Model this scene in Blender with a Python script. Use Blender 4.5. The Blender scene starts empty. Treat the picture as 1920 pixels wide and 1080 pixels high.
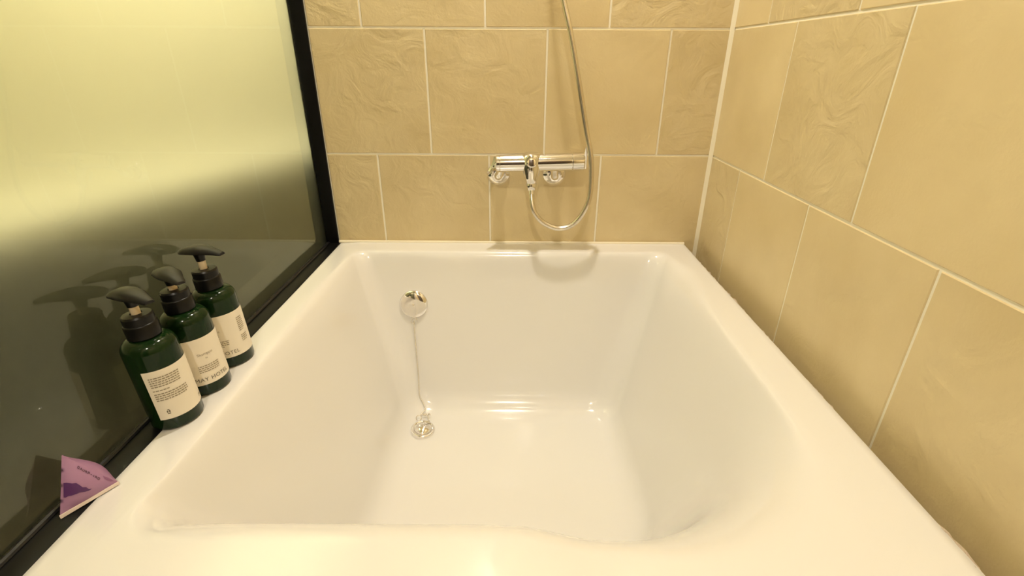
import bpy, bmesh, math, random
from mathutils import Vector, Matrix, Quaternion
from mathutils.noise import noise
random.seed(7)
S = bpy.context.scene
C = S.collection
Z0 = 0.81                      # height of the lower tile joint on the back wall
RIM = Z0 - 0.25                # top of the bathtub rim
R_ = math.radians

# ------------------------------------------------------------------ camera
F_PX, PITCH, YAW, ROLL = 924.2, 0.43479, -0.00568, 0.00468
cam_d = bpy.data.cameras.new('camera'); cam = bpy.data.objects.new('camera', cam_d); C.objects.link(cam)
fw = Vector((math.sin(YAW)*math.cos(PITCH), math.cos(YAW)*math.cos(PITCH), -math.sin(PITCH)))
rt = Vector((math.cos(YAW), -math.sin(YAW), 0)); up = rt.cross(fw)
r2 = rt*math.cos(ROLL) + up*math.sin(ROLL); u2 = up*math.cos(ROLL) - rt*math.sin(ROLL)
cam.matrix_world = Matrix(((r2.x, u2.x, -fw.x, 0.013), (r2.y, u2.y, -fw.y, -1.3592), (r2.z, u2.z, -fw.z, 0.2341+Z0), (0, 0, 0, 1)))
cam_d.sensor_width = 36; cam_d.lens = F_PX*36/1920; cam_d.clip_start = 0.01
S.camera = cam

# ------------------------------------------------------------------ world, exposure, lamps
w = bpy.data.worlds.new('world'); S.world = w; w.use_nodes = True
w.node_tree.nodes['Background'].inputs[0].default_value = (1, .9, .7, 1)
w.node_tree.nodes['Background'].inputs[1].default_value = 0.0
S.view_settings.view_transform = 'Standard'; S.view_settings.look = 'None'
S.view_settings.gamma = 1; S.view_settings.use_curve_mapping = False
S.view_settings.exposure = 0.47
CEIL = 2.35
LAMP_COL = (1.0, .92, .78)
# ceiling downlights: x, y, watts, label
LAMPS = [(-.02, -.27, 10.5, 'recessed ceiling downlight close to the tiled back wall'),
         (.10, -.92, .4, 'recessed ceiling downlight over the middle of the bathtub'),
         (-.02, -2.10, 10.5, 'recessed ceiling downlight nearest the added dark door')]
NEXT_W = 25.0                  # unseen linear lamp added to light the next room's wall

STRIP_W = 2.0                  # unseen cove strip added to brighten the wall above the panelling

# ------------------------------------------------------------------ helpers
def mat(name, col, rough=.5, metal=0, coat=0, **kw):
    m = bpy.data.materials.new(name); m.use_nodes = True
    b = m.node_tree.nodes['Principled BSDF']
    b.inputs['Base Color'].default_value = (*col, 1); b.inputs['Roughness'].default_value = rough
    b.inputs['Metallic'].default_value = metal; b.inputs['Coat Weight'].default_value = coat
    for k, v in kw.items(): b.inputs[k.replace('_', ' ')].default_value = v
    return m
def nd(m, t, **kw):
    n = m.node_tree.nodes.new(t)
    for k, v in kw.items(): setattr(n, k, v)
    return n
def lk(m, a, b): m.node_tree.links.new(a, b)
def bsdf(m): return m.node_tree.nodes['Principled BSDF']

def obj(name, bm, m, parent=None, smooth=True, loc=None):
    me = bpy.data.meshes.new(name)
    bmesh.ops.recalc_face_normals(bm, faces=bm.faces)
    bm.to_mesh(me); bm.free()
    return obj_me(name, me, m, parent, smooth, loc)
def obj_me(name, me, m, parent=None, smooth=True, loc=None):
    if m and not me.materials: me.materials.append(m)
    if smooth:
        me.polygons.foreach_set('use_smooth', [True]*len(me.polygons))
        try: me.set_sharp_from_angle(angle=R_(smooth if smooth is not True else 38))
        except Exception: pass
    o = bpy.data.objects.new(name, me); C.objects.link(o)
    if parent: o.parent = parent
    if loc: o.location = loc
    return o
def thing(name, label, cat, loc=(0, 0, 0), group=None):
    o = bpy.data.objects.new(name, None); C.objects.link(o); o.location = loc
    o.empty_display_size = .02
    o['label'] = label; o['category'] = cat
    if group: o['group'] = group
    return o
def struct(o, label=None):
    o['kind'] = 'structure'
    if label: o['label'] = label
    return o
def add_box(bm, x0, x1, y0, y1, z0, z1, bev=0, seg=2):
    b = bmesh.new()
    bmesh.ops.create_cube(b, size=1)
    for v in b.verts:
        v.co = Vector(((x0+x1)/2+v.co.x*(x1-x0), (y0+y1)/2+v.co.y*(y1-y0), (z0+z1)/2+v.co.z*(z1-z0)))
    if bev: bmesh.ops.bevel(b, geom=b.edges[:], offset=bev, segments=seg, affect='EDGES', profile=.5)
    t = bpy.data.meshes.new('t'); b.to_mesh(t); b.free(); bm.from_mesh(t); bpy.data.meshes.remove(t)
    return bm
def box(*a, **k): return add_box(bmesh.new(), *a, **k)
def lathe(prof, seg=32, M=None, bm=None):
    """prof: [(radius, height)] about local Z"""
    bm = bm or bmesh.new(); M = M or Matrix()
    rings = []
    for r, h in prof:
        if r < 1e-6: rings.append([bm.verts.new(M @ Vector((0, 0, h)))])
        else: rings.append([bm.verts.new(M @ Vector((r*math.cos(2*math.pi*i/seg), r*math.sin(2*math.pi*i/seg), h))) for i in range(seg)])
    for a, b in zip(rings, rings[1:]):
        for i in range(seg):
            j = (i+1) % seg
            if len(a) == 1 and len(b) == 1: continue
            if len(a) == 1: bm.faces.new((a[0], b[i], b[j]))
            elif len(b) == 1: bm.faces.new((a[i], a[j], b[0]))
            else: bm.faces.new((a[i], a[j], b[j], b[i]))
    return bm
def axis(p, d):
    """matrix that puts local Z along d at p"""
    return Matrix.Translation(p) @ Vector(d).to_track_quat('Z', 'Y').to_matrix().to_4x4()
def spline(pts, n):
    """Catmull-Rom through pts, about n points per span"""
    P = [Vector(p) for p in pts]; P = [2*P[0]-P[1]] + P + [2*P[-1]-P[-2]]
    out = []
    for i in range(1, len(P)-2):
        for k in range(n):
            t = k/n; a, b, c, d = P[i-1:i+3]
            out.append(.5*((2*b)+(c-a)*t+(2*a-5*b+4*c-d)*t*t+(3*b-a-3*c+d)*t**3))
    out.append(P[-2]); return out
def resample(pts, step):
    out = [pts[0]]; acc = 0
    for a, b in zip(pts, pts[1:]):
        L = (b-a).length; d = step-acc
        while d <= L:
            out.append(a.lerp(b, d/L)); d += step
        acc = L-(d-step)
    return out
def tube(pts, rad, seg=10, bm=None, caps=True):
    bm = bm or bmesh.new(); pts = [Vector(p) for p in pts]
    rad = rad if callable(rad) else (lambda i, r=rad: r)
    T = (pts[1]-pts[0]).normalized(); N = T.orthogonal().normalized(); rings = []
    for i, p in enumerate(pts):
        t = (pts[min(i+1, len(pts)-1)]-pts[max(i-1, 0)]).normalized()
        N = (T.rotation_difference(t) @ N); N = (N-t*N.dot(t)).normalized(); T = t; B = t.cross(N); r = rad(i)
        rings.append([bm.verts.new(p+r*(math.cos(2*math.pi*k/seg)*N+math.sin(2*math.pi*k/seg)*B)) for k in range(seg)])
    for a, b in zip(rings, rings[1:]):
        for k in range(seg): bm.faces.new((a[k], a[(k+1) % seg], b[(k+1) % seg], b[k]))
    if caps: bm.faces.new(rings[0]); bm.faces.new(rings[-1])
    return bm
def torus(center, normal, R, r, seg=24, s2=8, bm=None):
    M = axis(center, normal); bm = bm or bmesh.new(); rings = []
    for i in range(seg):
        a = 2*math.pi*i/seg
        rings.append([bm.verts.new(M @ Vector(((R+r*math.cos(2*math.pi*k/s2))*math.cos(a), (R+r*math.cos(2*math.pi*k/s2))*math.sin(a), r*math.sin(2*math.pi*k/s2)))) for k in range(s2)])
    for i in range(seg):
        a, b = rings[i], rings[(i+1) % seg]
        for k in range(s2): bm.faces.new((a[k], b[k], b[(k+1) % s2], a[(k+1) % s2]))
    return bm
def smooth01(a, b, x):
    t = max(0, min(1, (x-a)/(b-a))); return t*t*(3-2*t)

# ------------------------------------------------------------------ materials
def tile_material():
    m = mat('beige_stone_tile', (.6, .45, .25), .42)
    tc = nd(m, 'ShaderNodeTexCoord'); oi = nd(m, 'ShaderNodeObjectInfo')
    sc = nd(m, 'ShaderNodeVectorMath', operation='SCALE'); sc.inputs[0].default_value = (37.1, 21.7, 55.3)
    lk(m, oi.outputs['Random'], sc.inputs['Scale'])
    ad = nd(m, 'ShaderNodeVectorMath', operation='ADD'); lk(m, tc.outputs['Object'], ad.inputs[0]); lk(m, sc.outputs[0], ad.inputs[1])
    cl = nd(m, 'ShaderNodeTexNoise'); cl.inputs['Scale'].default_value = 6; cl.inputs['Detail'].default_value = 6
    fine = nd(m, 'ShaderNodeTexNoise'); fine.inputs['Scale'].default_value = 220; fine.inputs['Detail'].default_value = 3
    wavy = nd(m, 'ShaderNodeTexNoise'); wavy.inputs['Scale'].default_value = 13; wavy.inputs['Detail'].default_value = 5
    wavy.inputs['Distortion'].default_value = 1.6
    for n in (cl, fine, wavy): lk(m, ad.outputs[0], n.inputs['Vector'])
    ramp = nd(m, 'ShaderNodeValToRGB'); lk(m, cl.outputs['Fac'], ramp.inputs[0])
    ramp.color_ramp.elements[0].position = .3; ramp.color_ramp.elements[0].color = (.67, .540, .300, 1)
    ramp.color_ramp.elements[1].position = .75; ramp.color_ramp.elements[1].color = (.77, .640, .385, 1)
    hv = nd(m, 'ShaderNodeHueSaturation'); lk(m, ramp.outputs[0], hv.inputs['Color'])
    mr = nd(m, 'ShaderNodeMapRange'); lk(m, oi.outputs['Random'], mr.inputs[0]); mr.inputs[3].default_value = .94; mr.inputs[4].default_value = 1.05
    lk(m, mr.outputs[0], hv.inputs['Value']); lk(m, hv.outputs[0], bsdf(m).inputs['Base Color'])
    b1 = nd(m, 'ShaderNodeBump'); b1.inputs['Strength'].default_value = .5; b1.inputs['Distance'].default_value = .006; lk(m, wavy.outputs['Fac'], b1.inputs['Height'])
    b2 = nd(m, 'ShaderNodeBump'); b2.inputs['Strength'].default_value = .4; b2.inputs['Distance'].default_value = .0008; lk(m, fine.outputs['Fac'], b2.inputs['Height'])
    ms = nd(m, 'ShaderNodeMapRange'); lk(m, oi.outputs['Random'], ms.inputs[0]); ms.inputs[3].default_value = .85; ms.inputs[4].default_value = .10; lk(m, ms.outputs[0], b1.inputs['Strength'])
    lk(m, b1.outputs[0], b2.inputs['Normal']); lk(m, b2.outputs[0], bsdf(m).inputs['Normal'])
    return m
M_tile = tile_material()
M_grout = mat('cream_grout', (.93, .88, .74), .8)
M_caulk = mat('cream_caulk', (.88, .80, .62), .45)
M_tub = mat('white_acrylic', (.815, .795, .765), .14, coat=.3, Coat_Roughness=.05)
M_paint = mat('off_white_paint', (.80, .76, .68), .8)
M_yellow = mat('pale_yellow_paint', (.80, .74, .54), .8)
M_wains = mat('dark_panelling', (.030, .030, .020), .7)
M_floor = mat('grey_brown_floor_tile', (.28, .22, .15), .45)
M_black = mat('black_anodised_frame', (.004, .004, .004), .4, Specular_IOR_Level=.2)
M_rubber = mat('black_gasket', (.010, .010, .011), .3)
M_chrome = mat('chrome', (.86, .84, .82), .07, 1)
M_hose = mat('steel_hose', (.78, .73, .64), .22, 1)
M_hole = mat('dark_recess', (.03, .025, .02), .6)
M_green = mat('dark_green_plastic', (.006, .021, .0045), .12, Specular_IOR_Level=.28)
M_pump = mat('black_plastic', (.004, .004, .004), .32, Specular_IOR_Level=.3)
M_head = mat('black_satin_plastic', (.008, .0075, .007), .4, Specular_IOR_Level=.4)
M_tube = mat('cream_plastic', (.75, .62, .42), .4)
M_paper = mat('cream_paper_label', (.86, .79, .67), .55)
M_ink = mat('brown_grey_ink', (.33, .28, .20), .7)
M_ink2 = mat('dark_grey_ink', (.16, .14, .10), .7)
M_trim = mat('white_lamp_trim', (.85, .85, .83), .4)
M_lens = mat('lit_lens', (1, .9, .7), .3); bsdf(M_lens).inputs['Emission Color'].default_value = (*LAMP_COL, 1); bsdf(M_lens).inputs['Emission Strength'].default_value = 25
M_seal_d = mat('grimy_sealant', (.42, .33, .23), .7)
_n = nd(M_seal_d, 'ShaderNodeTexNoise'); _n.inputs['Scale'].default_value = 90; _n.inputs['Detail'].default_value = 4
_r = nd(M_seal_d, 'ShaderNodeValToRGB'); lk(M_seal_d, _n.outputs['Fac'], _r.inputs[0])
_r.color_ramp.elements[0].position = .38; _r.color_ramp.elements[0].color = (.30, .22, .14, 1)
_r.color_ramp.elements[1].position = .62; _r.color_ramp.elements[1].color = (.72, .62, .50, 1)
lk(M_seal_d, _r.outputs[0], bsdf(M_seal_d).inputs['Base Color'])
M_pink = mat('lilac_film', (.36, .19, .33), .38)
M_purple = mat('deep_purple_print', (.085, .022, .12), .4)
M_mauve = mat('mauve_print', (.24, .10, .21), .4)
M_white_film = mat('white_film_edge', (.80, .68, .60), .45)
def glass_mat(name, rough, col):
    m = bpy.data.materials.new(name); m.use_nodes = True; nt = m.node_tree; nt.nodes.clear()
    g = nt.nodes.new('ShaderNodeBsdfGlass'); g.inputs['Roughness'].default_value = rough; g.inputs['IOR'].default_value = 1.5
    g.inputs['Color'].default_value = (*col, 1)
    o = nt.nodes.new('ShaderNodeOutputMaterial'); nt.links.new(g.outputs[0], o.inputs[0]); return m
M_gl_front = glass_mat('clear_glass_face', 0.0, (.95, .97, .86))
M_gl_back = glass_mat('frosted_glass_face', .34, (.95, .97, .86))

# ------------------------------------------------------------------ room shell
TW = .303; G = .0048           # tile pitch and joint width
XR = .542                      # face of the right wall tiles
XW = -.4995                    # left end of the visible back wall tiles
Y_END = -2.6
wb = struct(obj('wall_back', box(-.545, .66, .0018, .12, 0, CEIL), M_grout, smooth=False), 'beige tiled wall behind the bathtub')
wr = struct(obj('wall_right', box(XR+.0018, .66, Y_END, .0018, 0, CEIL), M_grout, smooth=False), 'beige tiled wall along the right side of the bathtub')
wf = struct(obj('wall_front', box(-1.9, .66, Y_END-.1, Y_END, 0, CEIL), M_tile, smooth=False), 'plain wall opposite the tiled back wall')
wl = struct(obj('wall_left', box(-.60, -.5, Y_END, -1.5, 0, CEIL), M_paint, smooth=False), 'plain wall beside the glass partition')
dr = struct(obj('added_door_1', box(-.30, .42, Y_END, Y_END+.035, 0, 2.02, bev=.003), mat('added_dark_door', (.05, .028, .014), .45)), 'unseen dark wooden door added opposite the tiled back wall for chrome reflections')  # unseen door, added to give the chrome dark reflections
obj('door_handle', tube([(-.25, Y_END+.03, 1.0), (-.25, Y_END+.075, 1.0), (-.13, Y_END+.075, 1.0)], .010, 12), M_chrome, dr)
struct(obj('floor', box(-1.9, .66, Y_END-.1, 1.4, -.1, 0), M_floor, smooth=False), 'dark bathroom floor')
struct(obj('ceiling', box(-1.9, .66, Y_END-.1, 1.4, CEIL, CEIL+.1), M_paint, smooth=False), 'off white ceiling')
# room behind the glass: angled pale wall with dark panelling up to counter height
bm = bmesh.new()
def angled(x_off0, x_off1, z0, z1):
    b = bmesh.new(); vs = []
    for z in (z0, z1):
        for (x, y) in ((-1.053-.24*(2.2)+x_off0, -2.6), (-1.053+.24*1.75+x_off0, 1.35), (-1.053+.24*1.75+x_off1, 1.35), (-1.053-.24*2.2+x_off1, -2.6)):
            vs.append(b.verts.new((x, y, z)))
    b.faces.new(vs[:4]); b.faces.new(vs[4:])
    for i in range(4): b.faces.new((vs[i], vs[(i+1) % 4], vs[4+(i+1) % 4], vs[4+i]))
    return b
wn = struct(obj('wall_next_room', angled(-.112, -.18, 0, CEIL), M_yellow, smooth=False), 'pale yellow wall of the room behind the glass')
pn = obj('wainscot_panel', angled(0, -.012, 0, .71), M_wains, wn, smooth=False)
pn = obj('added_strip_ledge', angled(-.012, -.114, .60, .665), M_wains, wn, smooth=False)  # added ledge that holds and conceals the unseen strip
ls = thing('added_light_strip', 'unseen warm light strip added behind the dark panelling of the next room', 'light strip', (-1.125, -.4, .672))  # added lamp, brightens the lower part of the pale wall
ls.rotation_euler = (0, 0, -math.atan(.24))
obj('strip_profile', box(-.009, .009, -1.6, 1.6, -.006, 0), M_trim, ls, smooth=False)
_ld = bpy.data.lights.new('added_strip_lamp', 'AREA'); _ld.shape = 'RECTANGLE'; _ld.size = .014; _ld.size_y = 3.2; _ld.energy = STRIP_W; _ld.color = LAMP_COL
_lo = bpy.data.objects.new('added_strip_lamp', _ld); C.objects.link(_lo); _lo.parent = ls; _lo.location = (0, 0, .002); _lo.rotation_euler = (math.pi, 0, 0)
struct(obj('wall_far', box(-1.2, -.545, 1.35, 1.4, 0, CEIL), M_yellow, smooth=False), 'end wall of the room behind the glass')

# tiles: each one an object; bevelled slab, shared mesh data per size
_tile_cache = {}
def tile_mesh(wd, ht):
    k = (round(wd, 4), round(ht, 4))
    if k not in _tile_cache:
        b = bmesh.new(); t, c = .008, .0012
        o = [(0, 0), (wd, 0), (wd, ht), (0, ht)]; i = [(c, c), (wd-c, c), (wd-c, ht-c), (c, ht-c)]
        A = [b.verts.new((x, t, z)) for x, z in o]; B = [b.verts.new((x, c, z)) for x, z in o]; D = [b.verts.new((x, 0, z)) for x, z in i]
        for q in range(4):
            n = (q+1) % 4
            b.faces.new((A[q], A[n], B[n], B[q])); b.faces.new((B[q], B[n], D[n], D[q]))
        b.faces.new(D)
        me = bpy.data.meshes.new('tile'); bmesh.ops.recalc_face_normals(b, faces=b.faces); b.to_mesh(me); b.free(); me.materials.append(M_tile)
        _tile_cache[k] = me
    return _tile_cache[k]
def lay(wall, u0, u1, row_starts, place):
    """place(u, z) -> location, rotation; row r spans Z0+(r-1)*TW .. """
    for r, start in row_starts:
        z = Z0+r*TW; h = min(TW, CEIL-z)
        u = start
        while u > u0: u -= TW
        while u < u1:
            a, b = max(u, u0), min(u+TW, u1)
            if b-a > .012:
                o = bpy.data.objects.new('tile', tile_mesh(b-a-G, h-G)); C.objects.link(o)
                loc, rz = place(a+G/2, z+G/2); o.location = loc; o.rotation_euler = (0, 0, rz); o.parent = wall
                o.delta_rotation_euler = (random.uniform(-1, 1)*.0012, 0, random.uniform(-1, 1)*.0015)
            u += TW
rows_b = [(-2, -.2135), (-1, -.3615), (0, -.2135), (1, -.3662), (2, -.2135), (3, -.3640), (4, -.2135)]
lay(wb, XW, XR, rows_b, lambda u, z: ((u, 0, z), 0))
rows_r = [(-2, .304), (-1, .184), (0, .304), (1, .180), (2, .304), (3, .180), (4, .304)]
lay(wr, 0.0, 2.6, rows_r, lambda u, z: ((XR, -u, z), -math.pi/2))
# corner bead
b = bmesh.new()
prof = [(-.0085, 0), (-.006, -.0035), (-.0035, -.006), (0, -.0085), (.003, .003)]
lo = [b.verts.new((XR+x, y, .2)) for x, y in prof]; hi = [b.verts.new((XR+x, y, CEIL)) for x, y in prof]
for i in range(5): b.faces.new((lo[i], lo[(i+1) % 5], hi[(i+1) % 5], hi[i]))
struct(obj('trim_1', b, M_caulk), 'cream sealant line in the tiled corner')

# ------------------------------------------------------------------ bathtub
tub = thing('bathtub', 'white acrylic bathtub with a broad moulded rim between glass and tiles', 'bathtub', (0, -.6, 0))
TX0, TX1, TY0, TY1 = -.4945, .5045, -1.30, -.001
NC, NE = 12, 26
def ring(x0, x1, y0, y1, z, radii):
    """radii: back-left, back-right, front-right, front-left; counted clockwise from back-left"""
    bl, br, fr, fl = radii; pts = []
    cs = [((x0+bl, y1-bl), bl, 180), ((x1-br, y1-br), br, 90), ((x1-fr, y0+fr), fr, 0), ((x0+fl, y0+fl), fl, -90)]
    cor = []
    for (c, r, a0) in cs:
        cor.append([Vector((c[0]+r*math.cos(R_(a0-90*k/NC)), c[1]+r*math.sin(R_(a0-90*k/NC)), z)) for k in range(NC+1)])
    for q in range(4):
        pts += cor[q]
        a, b_ = cor[q][-1], cor[(q+1) % 4][0]
        pts += [a.lerp(b_, k/NE) for k in range(1, NE)]
    return pts
O = ring(TX0, TX1, TY0, TY1, RIM, (.004, .006, .02, .02))
E = ring(-.424, .418, -.966, -.086, RIM, (.04, .045, .30, .05))
Cc = ring(-.288, .292, -.76, -.200, RIM-.44, (.07, .07, .20, .08))
for p in Cc: p.x *= 1+.05*(-.20-p.y)/.5
Mm = ring(-.09, .09, -.56, -.42, RIM-.44, (.02, .02, .02, .02))
def per(i, left, back, right, front):
    """blend a value round the ring"""
    p = E[i]; w_ = [max(1e-4, 1-abs(p.x+.424)/.12), max(1e-4, 1-abs(p.y+.086)/.12), max(1e-4, 1-abs(p.x-.418)/.12), max(1e-4, 1-abs(p.y+.966)/.12)]
    s = sum(w_); return sum(a*b_ for a, b_ in zip(w_, (left, back, right, front)))/s
def rim_z(x, y):
    dz = -.003*smooth01(-.445, -.4945, x)
    f = smooth01(-.85, -.955, y)
    dz += f*.019*(1-smooth01(.015, .115, x))*smooth01(-.52, -.28, x)
    return dz
bm = bmesh.new(); cols = []
for i in range(len(O)):
    o, e, c, m_ = O[i], E[i], Cc[i], Mm[i]
    inn = (e-o).normalized()
    pts = [Vector((o.x, o.y, 0)), Vector((o.x, o.y, RIM-.035)), Vector((o.x, o.y, RIM-.005))]
    for k in (30, 60, 90):
        pts.append(o + inn*.005*(1-math.cos(R_(k))) + Vector((0, 0, -.005*(1-math.sin(R_(k))))))
    re1 = per(i, .026, .012, .05, .035); re2 = per(i, .06, .03, .10, .05)
    fr = smooth01(.42, .0, math.hypot(e.x-.34, e.y+.88)); re1 += .05*fr; re2 += .09*fr
    re1 = min(re1, (e-o).length*.75)
    wd = (c-e).normalized(); a, b_ = e-inn*re1, e+wd*re2
    st = pts[-1]
    for k in range(1, 6): pts.append(st.lerp(a, k/6))
    for k in range(0, 11):
        t = k/10; pts.append(a*(1-t)**2+e*2*t*(1-t)+b_*t*t)
    rc = per(i, .055, .068, .05, .06); fl = (m_-c).normalized()
    c1, c2 = c-wd*rc, c+fl*rc
    for k in range(1, 10): pts.append(b_.lerp(c1, k/10))
    for k in range(0, 11):
        t = k/10; pts.append(c1*(1-t)**2+c*2*t*(1-t)+c2*t*t)
    for k in (1, 2, 3): pts.append(c2.lerp(m_, k/3))
    for p in pts[2:]:
        wz = smooth01(RIM-.10, RIM-.01, p.z); p.z += rim_z(p.x, p.y)*wz
    cols.append([bm.verts.new(p) for p in pts])
n = len(cols)
for i in range(n):
    a, b_ = cols[i], cols[(i+1) % n]
    for k in range(len(a)-1): bm.faces.new((a[k], b_[k], b_[k+1], a[k+1]))
cv = bm.verts.new((0, -.49, RIM-.44))
for i in range(n): bm.faces.new((cols[i][-1], cols[(i+1) % n][-1], cv))
def put(o, parent):                # parent without moving the mesh that was built in world coordinates
    o.parent = parent; o.location = o.location - parent.location; return o
put(obj('shell', bm, M_tub, smooth=60), tub)
# sealant along the back wall and the ragged one along the right edge
b = tube([(XW+.002, -.0048, RIM+.0005), (.2, -.0048, RIM+.0005), (.503, -.0048, RIM+.0005)], .0045, 8)
put(obj('sealant_bead', b, M_caulk), tub)
pts = [(TX1-.001, -.03-k*.006, RIM-.006) for k in range(205)]
b = tube([(p[0]+.004*noise(Vector((0, k*.31, 0)))+.003*noise(Vector((3, k*.045, 0))), p[1], p[2]+.002*noise(Vector((5, k*.4, 2)))) for k, p in enumerate(pts)], lambda i: max(.001, .0036+.003*noise(Vector((9, i*.55, 1)))+.004*noise(Vector((4, i*.06, 1)))), 8)
put(obj('sealant_bead', b, M_seal_d), tub)

# ------------------------------------------------------------------ glass partition
gp = thing('glass_partition', 'frosted glass partition in a thin black frame beside the bathtub', 'glass partition', (-.535, -.75, 0))
GX = -.532; RAIL = RIM-.0034
pane = obj('glass_pane', box(GX-.008, GX, -1.49, -.003, RAIL-.012, CEIL-.02), M_gl_front, smooth=False)
pane.data.materials.append(M_gl_back)
for f in pane.data.polygons:
    if f.normal.x < -.9: f.material_index = 1
put(pane, gp); pane['label'] = 'frosted glass pane'
put(obj('frame_post', box(-.545, XW, -.006, .0018, RIM-.02, CEIL-.001, bev=.001), M_black), gp)
put(obj('frame_post', box(-.545, -.5, -1.50, -1.485, RIM-.02, CEIL-.001, bev=.001), M_black), gp)
put(obj('bottom_rail', box(-.545, TX0, -1.50, -.001, RIM-.06, RAIL, bev=.0012), M_black), gp)
put(obj('top_rail', box(-.545, XW, -1.485, -.006, CEIL-.03, CEIL-.001, bev=.001), M_black), gp)
put(obj('gasket', tube([(GX+.004, -.008, RAIL+.001), (GX+.004, -.75, RAIL+.001), (GX+.004, -1.484, RAIL+.001)], .004, 8), M_rubber), gp)
put(obj('dividing_wall', box(-.545, -.50, -1.50, .0018, 0, RIM-.06), M_paint, smooth=False), gp)

# ------------------------------------------------------------------ shower mixer
mx = thing('shower_mixer', 'chrome bar shower mixer with two levers on the tiled wall', 'faucet', (.08, 0, Z0-.02))
tilt = R_(1.8); BC = Vector((.08, -.068, Z0-.008)); bd = Vector((math.cos(tilt), 0, math.sin(tilt)))
def bar(x0, x1, prof): # prof along bar, heights in absolute x offset from BC
    return lathe(prof, 40, axis(BC, bd))
BR = .0222
def pm(o): return put(o, mx)
pm(obj('bar_body', bar(0, 0, [(0, -.108), (BR-.002, -.108), (BR, -.106), (BR, .078), (BR-.001, .079), (0, .079)]), M_chrome))
pm(obj('temperature_sleeve', bar(0, 0, [(0, .0795), (BR-.0012, .0795), (BR+.0006, .081), (BR+.0006, .108), (BR-.002, .111), (0, .1115)]), M_chrome))
pm(obj('flow_sleeve', bar(0, 0, [(0, -.118), (BR-.004, -.118), (BR-.0008, -.115), (BR-.0008, -.108), (0, -.108)]), M_chrome))
# levers: tapered flat blades on both ends
def lever(base, direction, outward, L, w0, w1, th):
    b = bmesh.new(); d = Vector(direction).normalized(); o_ = Vector(outward).normalized(); s = d.cross(o_).normalized(); vs = []
    N = 10
    for k in range(N+1):
        t = k/N; wd = (w0*(1-t)+w1*t)*(1 if k < N else .6); p = Vector(base)+d*(L*t)+o_*(.008*t*t); hh = th*(1-.45*t)
        vs.append([b.verts.new(p+s*wd*a+o_*hh*c) for a, c in ((-1, -.5), (-.8, .5), (.8, .5), (1, -.5))])
    for a, c in zip(vs, vs[1:]):
        for k in range(4): b.faces.new((a[k], a[(k+1) % 4], c[(k+1) % 4], c[k]))
    b.faces.new(vs[0]); b.faces.new(vs[-1])
    bmesh.ops.bevel(b, geom=[e for e in b.edges if len(e.link_faces) == 2 and e.calc_face_angle() > .6], offset=.0007, segments=2, affect='EDGES')
    return b
endR = BC+bd*.113; endL = BC-bd*.119
pm(obj('lever', lever(endR+Vector((0, 0, -.016)), (-.03, -.12, 1), (1, -.25, 0), .076, .013, .0075, .009), M_chrome))
pm(obj('lever', lever(endL+Vector((0, .004, .012)), (-.25, -.55, -.8), (-1, 0, .2), .045, .014, .010, .008), M_chrome))
# outlet body: bulge that tapers down to the hose nut
OX = .054; oc = BC+bd*(OX-.08)
b = bmesh.new(); rings = []
for (z, rx, ry, dy) in [(.026, .006, .006, 0), (.0255, .017, .016, 0), (.021, .024, .024, 0), (.010, .0265, .0265, -.001), (-.006, .0255, .026, -.003), (-.022, .0215, .022, -.007), (-.036, .017, .0175, -.011), (-.046, .0142, .0145, -.014), (-.049, .013, .013, -.0145)]:
    rings.append([b.verts.new((oc.x+rx*math.cos(2*math.pi*k/28), oc.y+dy+ry*math.sin(2*math.pi*k/28), oc.z+z)) for k in range(28)])
for a, c in zip(rings, rings[1:]):
    for k in range(28): b.faces.new((a[k], a[(k+1) % 28], c[(k+1) % 28], c[k]))
b.faces.new(rings[0]); b.faces.new(rings[-1])
pm(obj('outlet_body', b, M_chrome, smooth=50))
kc = oc+Vector((0, -.0235, .004))
b = lathe([(.0, 0), (.0125, 0), (.0125, .006), (.010, .009), (.0085, .016), (.010, .021), (.0095, .0245), (0, .0255)], 24, axis(kc, (0, -1, .25)))
pm(obj('diverter_knob', b, M_chrome))
nc = Vector((oc.x+.001, oc.y-.015, oc.z-.049))
pm(obj('hose_nut', lathe([(0, .001), (.0125, .001), (.0135, -.001), (.0135, -.008), (.0115, -.009), (.0115, -.016), (.010, -.018), (0, -.018)], 24, Matrix.Translation(nc)), M_chrome))
for ex in (-.033, .119):
    ez = Z0-.052
    e_ = pm(obj('escutcheon', lathe([(0, .004), (.014, .0045), (.020, .010), (.029, .0035), (.031, .001), (.031, 0), (0, 0)], 40, axis((ex, -.0005, ez), (0, -1, 0))), M_chrome))
    b = tube(spline([(ex, -.003, ez), (ex, -.030, ez), (ex+(.006 if ex < 0 else -.002), -.042, ez+.012), (ex+(.012 if ex < 0 else -.004), -.060, ez+.034)], 6), .0105, 16)
    pm(obj('union_pipe', b, M_chrome))
    pm(obj('union_nut', lathe([(0, 0), (.0145, 0), (.0145, .010), (0, .010)], 6, axis((ex, -.020, ez), (0, -1, 0))), M_chrome, smooth=False))

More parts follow.
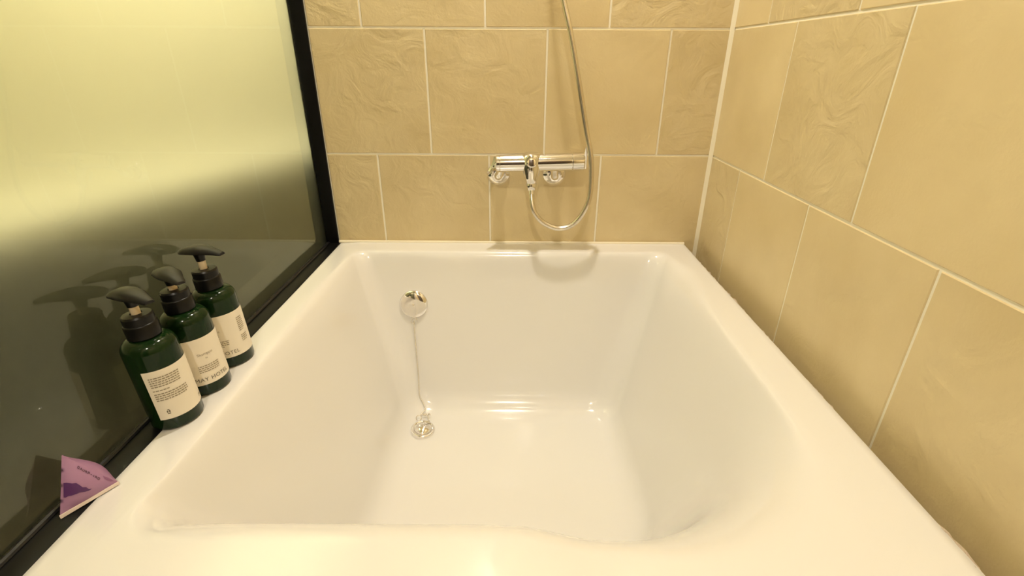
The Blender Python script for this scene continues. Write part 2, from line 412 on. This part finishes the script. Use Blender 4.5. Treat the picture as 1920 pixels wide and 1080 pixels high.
# ------------------------------------------------------------------ hose
hp = [(nc.x, nc.y, nc.z-.012), (.0562, -.099, Z0-.100), (.0650, -.110, Z0-.1305), (.0892, -.113, Z0-.1560), (.1276, -.114, Z0-.1698), (.1663, -.113, Z0-.1582), (.1925, -.111, Z0-.1225), (.2060, -.106, Z0-.0755),
      (.2035, -.096, Z0+.0045), (.187, -.084, Z0+.0802), (.1622, -.082, Z0+.1896), (.1376, -.078, Z0+.291), (.1198, -.072, Z0+.3546), (.095, -.064, Z0+.46), (.075, -.056, Z0+.58), (.06, -.05, Z0+.74), (.056, -.052, Z0+.92), (.055, -.058, Z0+1.02)]
path = resample(spline(hp, 16), .0016)
hs = thing('shower_hose', 'ribbed metal shower hose looping down from the mixer', 'hose', tuple(path[0]))
NF = int(.022/.0016)
put(obj('ribbed_tube', tube(path, lambda i: .0066+(.0006 if i % 2 else -.0004), 12), M_hose, smooth=80), hs)
put(obj('hose_ferrule', tube(path[:NF], .0078, 16), M_chrome), hs)
put(obj('hose_ferrule', tube(path[-NF:], .0078, 16), M_chrome), hs)
hh = thing('hand_shower', 'chrome hand shower in its wall holder high on the tiled wall', 'shower head', (.055, -.03, Z0+1.05))
top = path[-1]
put(obj('wall_holder', tube([(.055, 0, top.z+.03), (.055, -.03, top.z+.03), (.055, -.048, top.z+.03)], .011, 16), M_chrome), hh)
hd = Vector((0, -.18, 1)).normalized()
put(obj('handle', tube([top-hd*.004, top+hd*.05, top+hd*.10, top+hd*.17], lambda i: (.010, .0135, .0125, .011)[i], 16), M_chrome), hh)
put(obj('spray_head', lathe([(0, 0), (.012, 0), (.03, .012), (.043, .022), (.044, .028), (.040, .031), (0, .031)], 32, axis(top+hd*.185+Vector((0, .006, 0)), (0, -.8, -.6))), M_chrome), hh)

# ------------------------------------------------------------------ overflow, chain, drain
wall_dir = Vector((0, -.114, -.44)).normalized(); wall_n = Vector((0, -.44, .114)).normalized()
def on_back_wall(x, z):   # basin back wall between its top edge and the cove
    return Vector((x, -.086-.114*(RIM-z)/.44, z))
oc_ = on_back_wall(-.2695, RIM-.142)+wall_n*.003
of = thing('overflow_cover', 'round chrome overflow cover on the inside of the bathtub', 'overflow cover', tuple(oc_))
def po(o): return put(o, of)
po(obj('cover_plate', lathe([(0, .0085), (.020, .0082), (.030, .0070), (.0355, .0050), (.0385, .0028), (.0395, .0008), (.0395, -.003), (0, -.003)], 48, axis(oc_, wall_n)), M_chrome, smooth=60))
po(obj('screw', lathe([(0, .0100), (.0022, .0098), (.0032, .0090), (.0034, .008), (0, .008)], 16, axis(oc_, wall_n)), M_hose))
rp = oc_+wall_dir*.046+wall_n*.004
po(obj('chain_ring', torus(rp, wall_n, .0085, .0010, 24, 8), M_chrome))
drain_c = Vector((-.2340, -.3040, RIM-.4365))
DN = Vector((.10, -.06, 1)).normalized()
dp = thing('drain_plug', 'round chrome drain plug on the bathtub floor', 'drain plug', tuple(drain_c))
DM = axis(drain_c+Vector((0, 0, .004)), DN)
def pd(o): return put(o, dp)
pd(obj('flange', lathe([(0, -.010), (.0315, -.010), (.0325, .001), (.031, .0035), (.027, .0045), (.0255, .003), (0, .002)], 48, DM), M_chrome, smooth=60))
pd(obj('plug_dome', lathe([(0, .0125), (.008, .012), (.016, .0098), (.0215, .0065), (.0235, .0035), (.0235, .001), (0, .001)], 40, DM), M_chrome, smooth=60))
eye = DM @ Vector((.003, .004, .017))
pd(obj('eyelet', torus(eye, (1, -.35, 0), .0052, .0012, 20, 8), M_chrome))
ch = thing('plug_chain', 'thin metal plug chain hanging from the overflow cover to the drain', 'chain', tuple(rp))
cp = [rp+wall_dir*.0085, rp+wall_dir*.014+wall_n*.001]
q0 = on_back_wall(-.2621, RIM-.340)+wall_n*.005; q1 = on_back_wall(-.2595, RIM-.400)+wall_n*.010
ZC = RIM-.427
cp += [q0, q1, Vector((-.2479, -.2120, ZC+.013)), Vector((-.2401, -.2310, ZC+.003)), Vector((-.2494, -.2470, ZC-.001)), Vector((-.2400, -.2500, ZC)), Vector((-.2300, -.2510, ZC)), Vector((-.2250, -.2672, ZC)), Vector((-.2190, -.2860, ZC+.001)), eye+Vector((.001, .002, .006))]
cpath = resample(spline(cp, 24), .0010)
def pc(o): return put(o, ch)
pc(obj('bead_chain', tube(cpath, lambda i: (.0010, .0017, .0020, .0017)[i % 4], 8), M_hose, smooth=80))
pc(obj('loop', torus((-.2530, -.2610, ZC-.003), (.15, -.5, 1), .0075, .0010, 24, 8), M_hose))
b = bmesh.new()
for k in range(5): torus((-.2405+.0042*k, -.2500+.0004*k, ZC), (1, .3, .3*(-1)**k), .0032, .0009, 14, 6, bm=b)
pc(obj('coil', b, M_hose))

# ------------------------------------------------------------------ bottles
BRAD = .034
def wrap_mesh(polys, verts, r):
    b = bmesh.new(); vs = [b.verts.new((r*math.cos(a), r*math.sin(a), z)) for a, z in verts]
    for p in polys:
        try: b.faces.new([vs[i] for i in p])
        except ValueError: pass
    return b
def text_data(s, size, space=1.0):
    cu = bpy.data.curves.new('t', 'FONT'); cu.body = s; cu.size = size; cu.align_x = 'CENTER'; cu.space_character = space; cu.resolution_u = 3
    o = bpy.data.objects.new('t', cu); C.objects.link(o)
    bpy.context.view_layer.update()
    me = bpy.data.meshes.new_from_object(o.evaluated_get(bpy.context.evaluated_depsgraph_get()))
    V = [(v.co.x, v.co.y) for v in me.vertices]; Pp = [tuple(p.vertices) for p in me.polygons]
    bpy.data.objects.remove(o); bpy.data.curves.remove(cu); bpy.data.meshes.remove(me)
    return V, Pp
class Print:
    def __init__(s, r): s.v = []; s.p = []; s.r = r
    def text(s, body, size, ang, z, space=1.0):
        V, Pp = text_data(body, size, space); k = len(s.v)
        s.v += [(ang+x/s.r, z+y) for x, y in V]; s.p += [tuple(i+k for i in p) for p in Pp]
    def rect(s, a0, a1, z0, z1):
        n = max(1, int(abs(a1-a0)/.12)+1); k = len(s.v)
        for i in range(n+1):
            a = a0+(a1-a0)*i/n; s.v += [(a, z0), (a, z1)]
        s.p += [(k+2*i, k+2*i+2, k+2*i+3, k+2*i+1) for i in range(n)]
    def lines(s, a0, a1, ztop, count, pitch, h, ragged=.3):
        for q in range(count):
            a = a0; end = a1-(random.random()*ragged*(a1-a0) if q == count-1 else random.random()*.06*(a1-a0))
            while a < end:
                wl_ = random.uniform(.05, .14); e2 = min(a+wl_, end); s.rect(a, e2, ztop-q*pitch-h, ztop-q*pitch); a = e2+.025
    def mesh(s): return wrap_mesh(s.p, s.v, s.r)
def rrect_head():
    """pump head: arched saddle, local x = spout direction, z = 0 at the underside of the middle"""
    b = bmesh.new(); N = 16; secs = []
    for k in range(N+1):
        t = k/N; x = -.031+.076*t
        wd = .0155*(1-smooth01(.45, 1.0, t)*.50)*(.6+.4*smooth01(0, .10, t))*(1-.25*smooth01(.93, 1, t))
        base = -.0034*(abs(x-.004)/.040)**2.2 if x > .004 else 0                     # both ends droop
        h = .0085*(1-(abs(x-.002)/.050)**1.35)*(.55+.45*smooth01(0, .12, t))+.0022
        ring_ = []
        for (yy, zz) in ((-1, 0), (-1.0, .35), (-.72, .82), (-.3, 1), (.3, 1), (.72, .82), (1.0, .35), (1, 0), (.5, -.05), (-.5, -.05)):
            ring_.append(b.verts.new((x, yy*wd, base+zz*h)))
        secs.append(ring_)
    for a, c in zip(secs, secs[1:]):
        m_ = len(a)
        for k in range(m_): b.faces.new((a[k], a[(k+1) % m_], c[(k+1) % m_], c[k]))
    b.faces.new(secs[0]); b.faces.new(secs[-1]); return b
def make_bottle(x, y, label_rot, head_rot, label, heading, tube_h):
    t = thing('pump_bottle', label, 'bottle', (x, y, RIM-.0014), 'pump bottles on the bathtub rim')
    t.rotation_euler = (0, R_(-3.1), 0)
    r = BRAD
    prof = [(0, 0), (r-.004, 0), (r-.0015, .001), (r, .004), (r, .1215)]
    for k in range(1, 9):
        a = R_(90*k/8); prof.append((r-.0165*(1-math.cos(a)), .1215+.017*math.sin(a)))
    prof += [(.0165, .139), (.0155, .1405), (.0155, .145), (0, .145)]
    obj('body', lathe(prof, 56), M_green, t, smooth=50)
    # collar with fine ribs and a stepped top
    b = lathe([(0, .1395), (.0200, .1395), (.0206, .1405), (.0206, .158), (.0198, .1595), (.0190, .160), (.0190, .170), (.0175, .1725), (.0075, .1735), (.0075, .1715), (0, .1715)], 48)
    obj('collar', b, M_pump, t, smooth=30)
    obj('pump_stem', lathe([(0, .165), (.0058, .165), (.0058, .186+tube_h), (0, .186+tube_h)], 20), M_tube, t)
    hd_ = obj('pump_head', rrect_head(), M_head, t, smooth=50)
    hz = .199+tube_h; hd_.location = (0, 0, hz); hd_.rotation_euler = (0, 0, head_rot)
    obj('head_neck', lathe([(0, .184+tube_h), (.0068, .184+tube_h), (.0072, .188+tube_h), (.0092, .199+tube_h), (.0095, .202+tube_h), (0, .202+tube_h)], 20), M_pump, t)
    # paper label wrapped round the bottle, its print as sub-parts
    za, zb, span = .0195, .0985, R_(148)
    pr = Print(r+.0005); pr.rect(-span, span, za, zb)
    b = pr.mesh(); lb = obj('paper_label', b, M_paper, t, smooth=60)
    bmr = r+.0008
    p1 = Print(bmr); p1.text('MAY HOTEL', .0092, 0, za+.0062, 1.08)
    obj('lettering', p1.mesh(), M_ink2, lb, smooth=False)
    p2 = Print(bmr); p2.text(heading, .0062, -.02, za+.0500)
    p2.text('H', .0040, -.02, za+.0430)
    obj('heading', p2.mesh(), M_ink, lb, smooth=False)
    def block(*rows):
        q_ = Print(bmr)
        for r_ in rows: q_.lines(*r_)
        o_ = obj('small_print', q_.mesh(), M_ink, lb, smooth=False); o_['kind'] = 'stuff'
    block((-.46, .46, za+.0330, 4, .0033, .0016))
    # left panel: two text blocks and an emblem; right panel: a column of text
    block((-2.42, -1.30, zb-.0100, 5, .0034, .0017)); block((-2.42, -1.80, zb-.0300, 1, .0034, .0016)); block((-2.42, -1.15, zb-.0355, 4, .0034, .0017))
    block((1.05, 1.42, zb-.0130, 8, .0034, .0016)); block((1.05, 1.42, zb-.0460, 4, .0034, .0016))
    p3 = Print(bmr); zc = za+.0085
    for (da, dz, w_, h_) in ((-.05, 0, .11, .0016), (-.06, .0025, .05, .0032), (.015, .0025, .05, .0032), (-.02, .0062, .07, .0014)):
        p3.rect(-2.18+da, -2.18+da+w_, zc+dz, zc+dz+h_)
    obj('emblem', p3.mesh(), M_ink2, lb, smooth=False)
    lb.rotation_euler = (0, 0, label_rot)
    return t
make_bottle(-.4875, -.775, R_(-46)+R_(108), R_(-25), 'dark green pump bottle beside the lilac sachet, small print and emblem showing', 'Body', .0)
make_bottle(-.4865, -.697, R_(-35), R_(-38), 'middle dark green pump bottle, label lettering facing outwards', 'Shampoo', -.004)
make_bottle(-.4865, -.618, R_(-52)-R_(26), R_(-12), 'dark green pump bottle last in its row from the lilac sachet', 'Rinse', .003)

# ------------------------------------------------------------------ lilac sachet
A_ = Vector((-.5165, -.9216, Z0-.189)); B_ = Vector((-.4805, -.9054, RIM+.0012)); C_ = Vector((-.5132, -.9558, RIM-.0005)); D_ = Vector((-.5245, -.880, RIM+.0005))
sa = thing('sachet', 'small lilac tetrahedral sachet leaning on the glass beside the bottles', 'sachet', tuple((A_+B_+C_+D_)/4))
cen = (A_+B_+C_+D_)/4
def facept(P1, P2, P3, a, b_, c, puff):
    p = P1*a+P2*b_+P3*c; nrm = (P2-P1).cross(P3-P1).normalized()
    if nrm.dot(p-cen) < 0: nrm = -nrm
    edge = 4*(.0022*a*b_*0 + 0)
    return p+nrm*(puff*27*a*b_*c)
def face_grid(bm, P1, P2, P3, N, puff):
    vs = {}
    for i in range(N+1):
        for j in range(N+1-i):
            a, b_ = i/N, j/N; vs[i, j] = bm.verts.new(facept(P1, P2, P3, a, b_, 1-a-b_, puff))
    for i in range(N):
        for j in range(N-i):
            bm.faces.new((vs[i, j], vs[i+1, j], vs[i, j+1]))
            if i+j < N-1: bm.faces.new((vs[i+1, j], vs[i+1, j+1], vs[i, j+1]))
PF = .0065
b = bmesh.new()
face_grid(b, A_, B_, C_, 16, PF); face_grid(b, A_, B_, D_, 12, .006); face_grid(b, A_, C_, D_, 12, .003); face_grid(b, B_, C_, D_, 12, .0006)
bmesh.ops.remove_doubles(b, verts=b.verts, dist=1e-5)
put(obj('pouch', b, M_pink, smooth=50), sa)
# prints: outlines in the plane of the front face, from picture corners A(118,853) B(224,905) C(112,968)
def bary(u, v):
    x1, y1, x2, y2, x3, y3 = 118, 853, 224, 905, 112, 968
    d = (y2-y3)*(x1-x3)+(x3-x2)*(y1-y3)
    a = ((y2-y3)*(u-x3)+(x3-x2)*(v-y3))/d; b_ = ((y3-y1)*(u-x3)+(x1-x3)*(v-y3))/d
    return a, b_, 1-a-b_
def patch(name, outline, m, lift=.0004):
    b = bmesh.new(); nrm = (B_-A_).cross(C_-A_).normalized()
    if nrm.dot(A_-cen) < 0: nrm = -nrm
    vs = [b.verts.new(Vector((*q, 0))) for q in outline]; f = b.faces.new(vs)
    bmesh.ops.triangulate(b, faces=[f]); bmesh.ops.subdivide_edges(b, edges=b.edges[:], cuts=2, use_grid_fill=True)
    for v in b.verts:
        a, b2, c = bary(v.co.x, v.co.y); a, b2, c = (max(t, .006) for t in (a, b2, c)); s = a+b2+c
        v.co = facept(A_, B_, C_, a/s, b2/s, c/s, PF)+nrm*lift
    return put(obj(name, b, m, smooth=False), sa)
patch('dark_print', [(119, 905), (124, 904), (133, 905), (140, 904), (146, 908), (151, 912), (158, 912), (163, 916), (169, 915), (163, 919), (155, 921), (146, 922), (139, 925), (131, 928), (126, 929), (122, 932), (118.5, 932)], M_purple)
patch('edge_print', [(192, 891.5), (200, 895), (207, 898.5), (213, 901.5), (207, 903), (200, 900.5), (195, 897)], M_mauve)
# a row of small dark characters running down towards the tip
b = bmesh.new(); nrm = (B_-A_).cross(C_-A_).normalized(); nrm = nrm if nrm.dot(A_-cen) > 0 else -nrm
du, dv = Vector((.87, .50)), Vector((-.45, .87)); org = Vector((146, 873))
def stroke(u0, v0, u1, v1, w_=.55):
    p, q = org+du*u0+dv*v0, org+du*u1+dv*v1; d_ = (q-p).normalized(); s = Vector((-d_.y, d_.x))*w_
    vs = []
    for pt in (p+s, p-s, q-s, q+s):
        a, b2, c = bary(pt.x, pt.y); vs.append(b.verts.new(facept(A_, B_, C_, a, b2, c, PF)+nrm*.0005))
    b.faces.new(vs)
for k, g in enumerate('oaurp-ir0'):
    u = k*5.2
    G_ = {'o': [(0, 0, 3, 0), (0, 4, 3, 4), (0, 0, 0, 4), (3, 0, 3, 4)], 'a': [(0, 4, 1.6, 0), (1.6, 0, 3.4, 4), (.6, 2.6, 2.8, 2.6)], 'u': [(0, 0, 0, 4), (0, 4, 3, 4), (3, 0, 3, 4)],
          'r': [(0, 0, 0, 4), (0, 0, 3, 1), (3, 1, 0, 2), (1, 2, 3, 4)], 'p': [(0, 0, 0, 5), (0, 0, 3, 0), (3, 0, 3, 2.4), (3, 2.4, 0, 2.4)], '-': [(.4, 2, 2.6, 2)],
          'i': [(1.5, 0, 1.5, 4)], '0': [(0, 0, 3.4, 0), (0, 4.4, 3.4, 4.4), (0, 0, 0, 4.4), (3.4, 0, 3.4, 4.4)]}[g]
    for s in G_: stroke(u+s[0], s[1], u+s[2], s[3])
put(obj('lettering', b, M_mauve if False else mat('sachet_ink', (.10, .045, .08), .5), smooth=False), sa)
# white sealed edge under the front face
b = bmesh.new(); dn = Vector((.0008, -.0006, -.0042)); thick = Vector((-.0006, .0006, 0))
N = 8; rr = []
for k in range(N+1):
    t = k/N; p = C_.lerp(B_, t)+Vector((.0006, -.0008, .0022)); ww = dn*(1-.15*t)
    rr.append([b.verts.new(p), b.verts.new(p+ww), b.verts.new(p+ww+thick), b.verts.new(p+thick)])
for a, c in zip(rr, rr[1:]):
    for k in range(4): b.faces.new((a[k], a[(k+1) % 4], c[(k+1) % 4], c[k]))
b.faces.new(rr[0]); b.faces.new(rr[-1])
put(obj('sealed_edge', b, M_white_film, smooth=False), sa)

# ------------------------------------------------------------------ ceiling downlights
def downlight(x, y, watts, label, col=LAMP_COL):
    t = thing('ceiling_downlight', label, 'ceiling light', (x, y, CEIL), 'recessed ceiling downlights')
    obj('trim_ring', lathe([(.040, .001), (.040, -.004), (.044, -.006), (.056, -.004), (.058, 0), (.058, .001)], 40), M_trim, t)
    obj('lens', lathe([(0, -.001), (.039, -.001), (.040, .001)], 32), M_lens, t)
    ld = bpy.data.lights.new('downlight_lamp', 'AREA'); ld.shape = 'DISK'; ld.size = .075; ld.energy = watts; ld.color = col
    lo_ = bpy.data.objects.new('downlight_lamp', ld); C.objects.link(lo_); lo_.parent = t; lo_.location = (0, 0, -.008)
for L in LAMPS: downlight(*L)
t = thing('added_linear_light', 'unseen long ceiling light added to brighten the wall behind the glass', 'ceiling light', (-.70, .62, CEIL))  # added lamp, tilted to wash the wall seen through the pane
t.rotation_euler = (0, 0, -math.atan(.24))
obj('housing', box(-.03, .03, -.95, .70, -.045, 0, bev=.003), M_trim, t)
ld = bpy.data.lights.new('added_linear_lamp', 'AREA'); ld.shape = 'RECTANGLE'; ld.size = .045; ld.size_y = 1.6; ld.energy = NEXT_W; ld.color = LAMP_COL; ld.spread = R_(80)
lo_ = bpy.data.objects.new('added_linear_lamp', ld); C.objects.link(lo_); lo_.parent = t; lo_.location = (-.005, -.125, -.062); lo_.rotation_euler = (0, R_(24), 0)
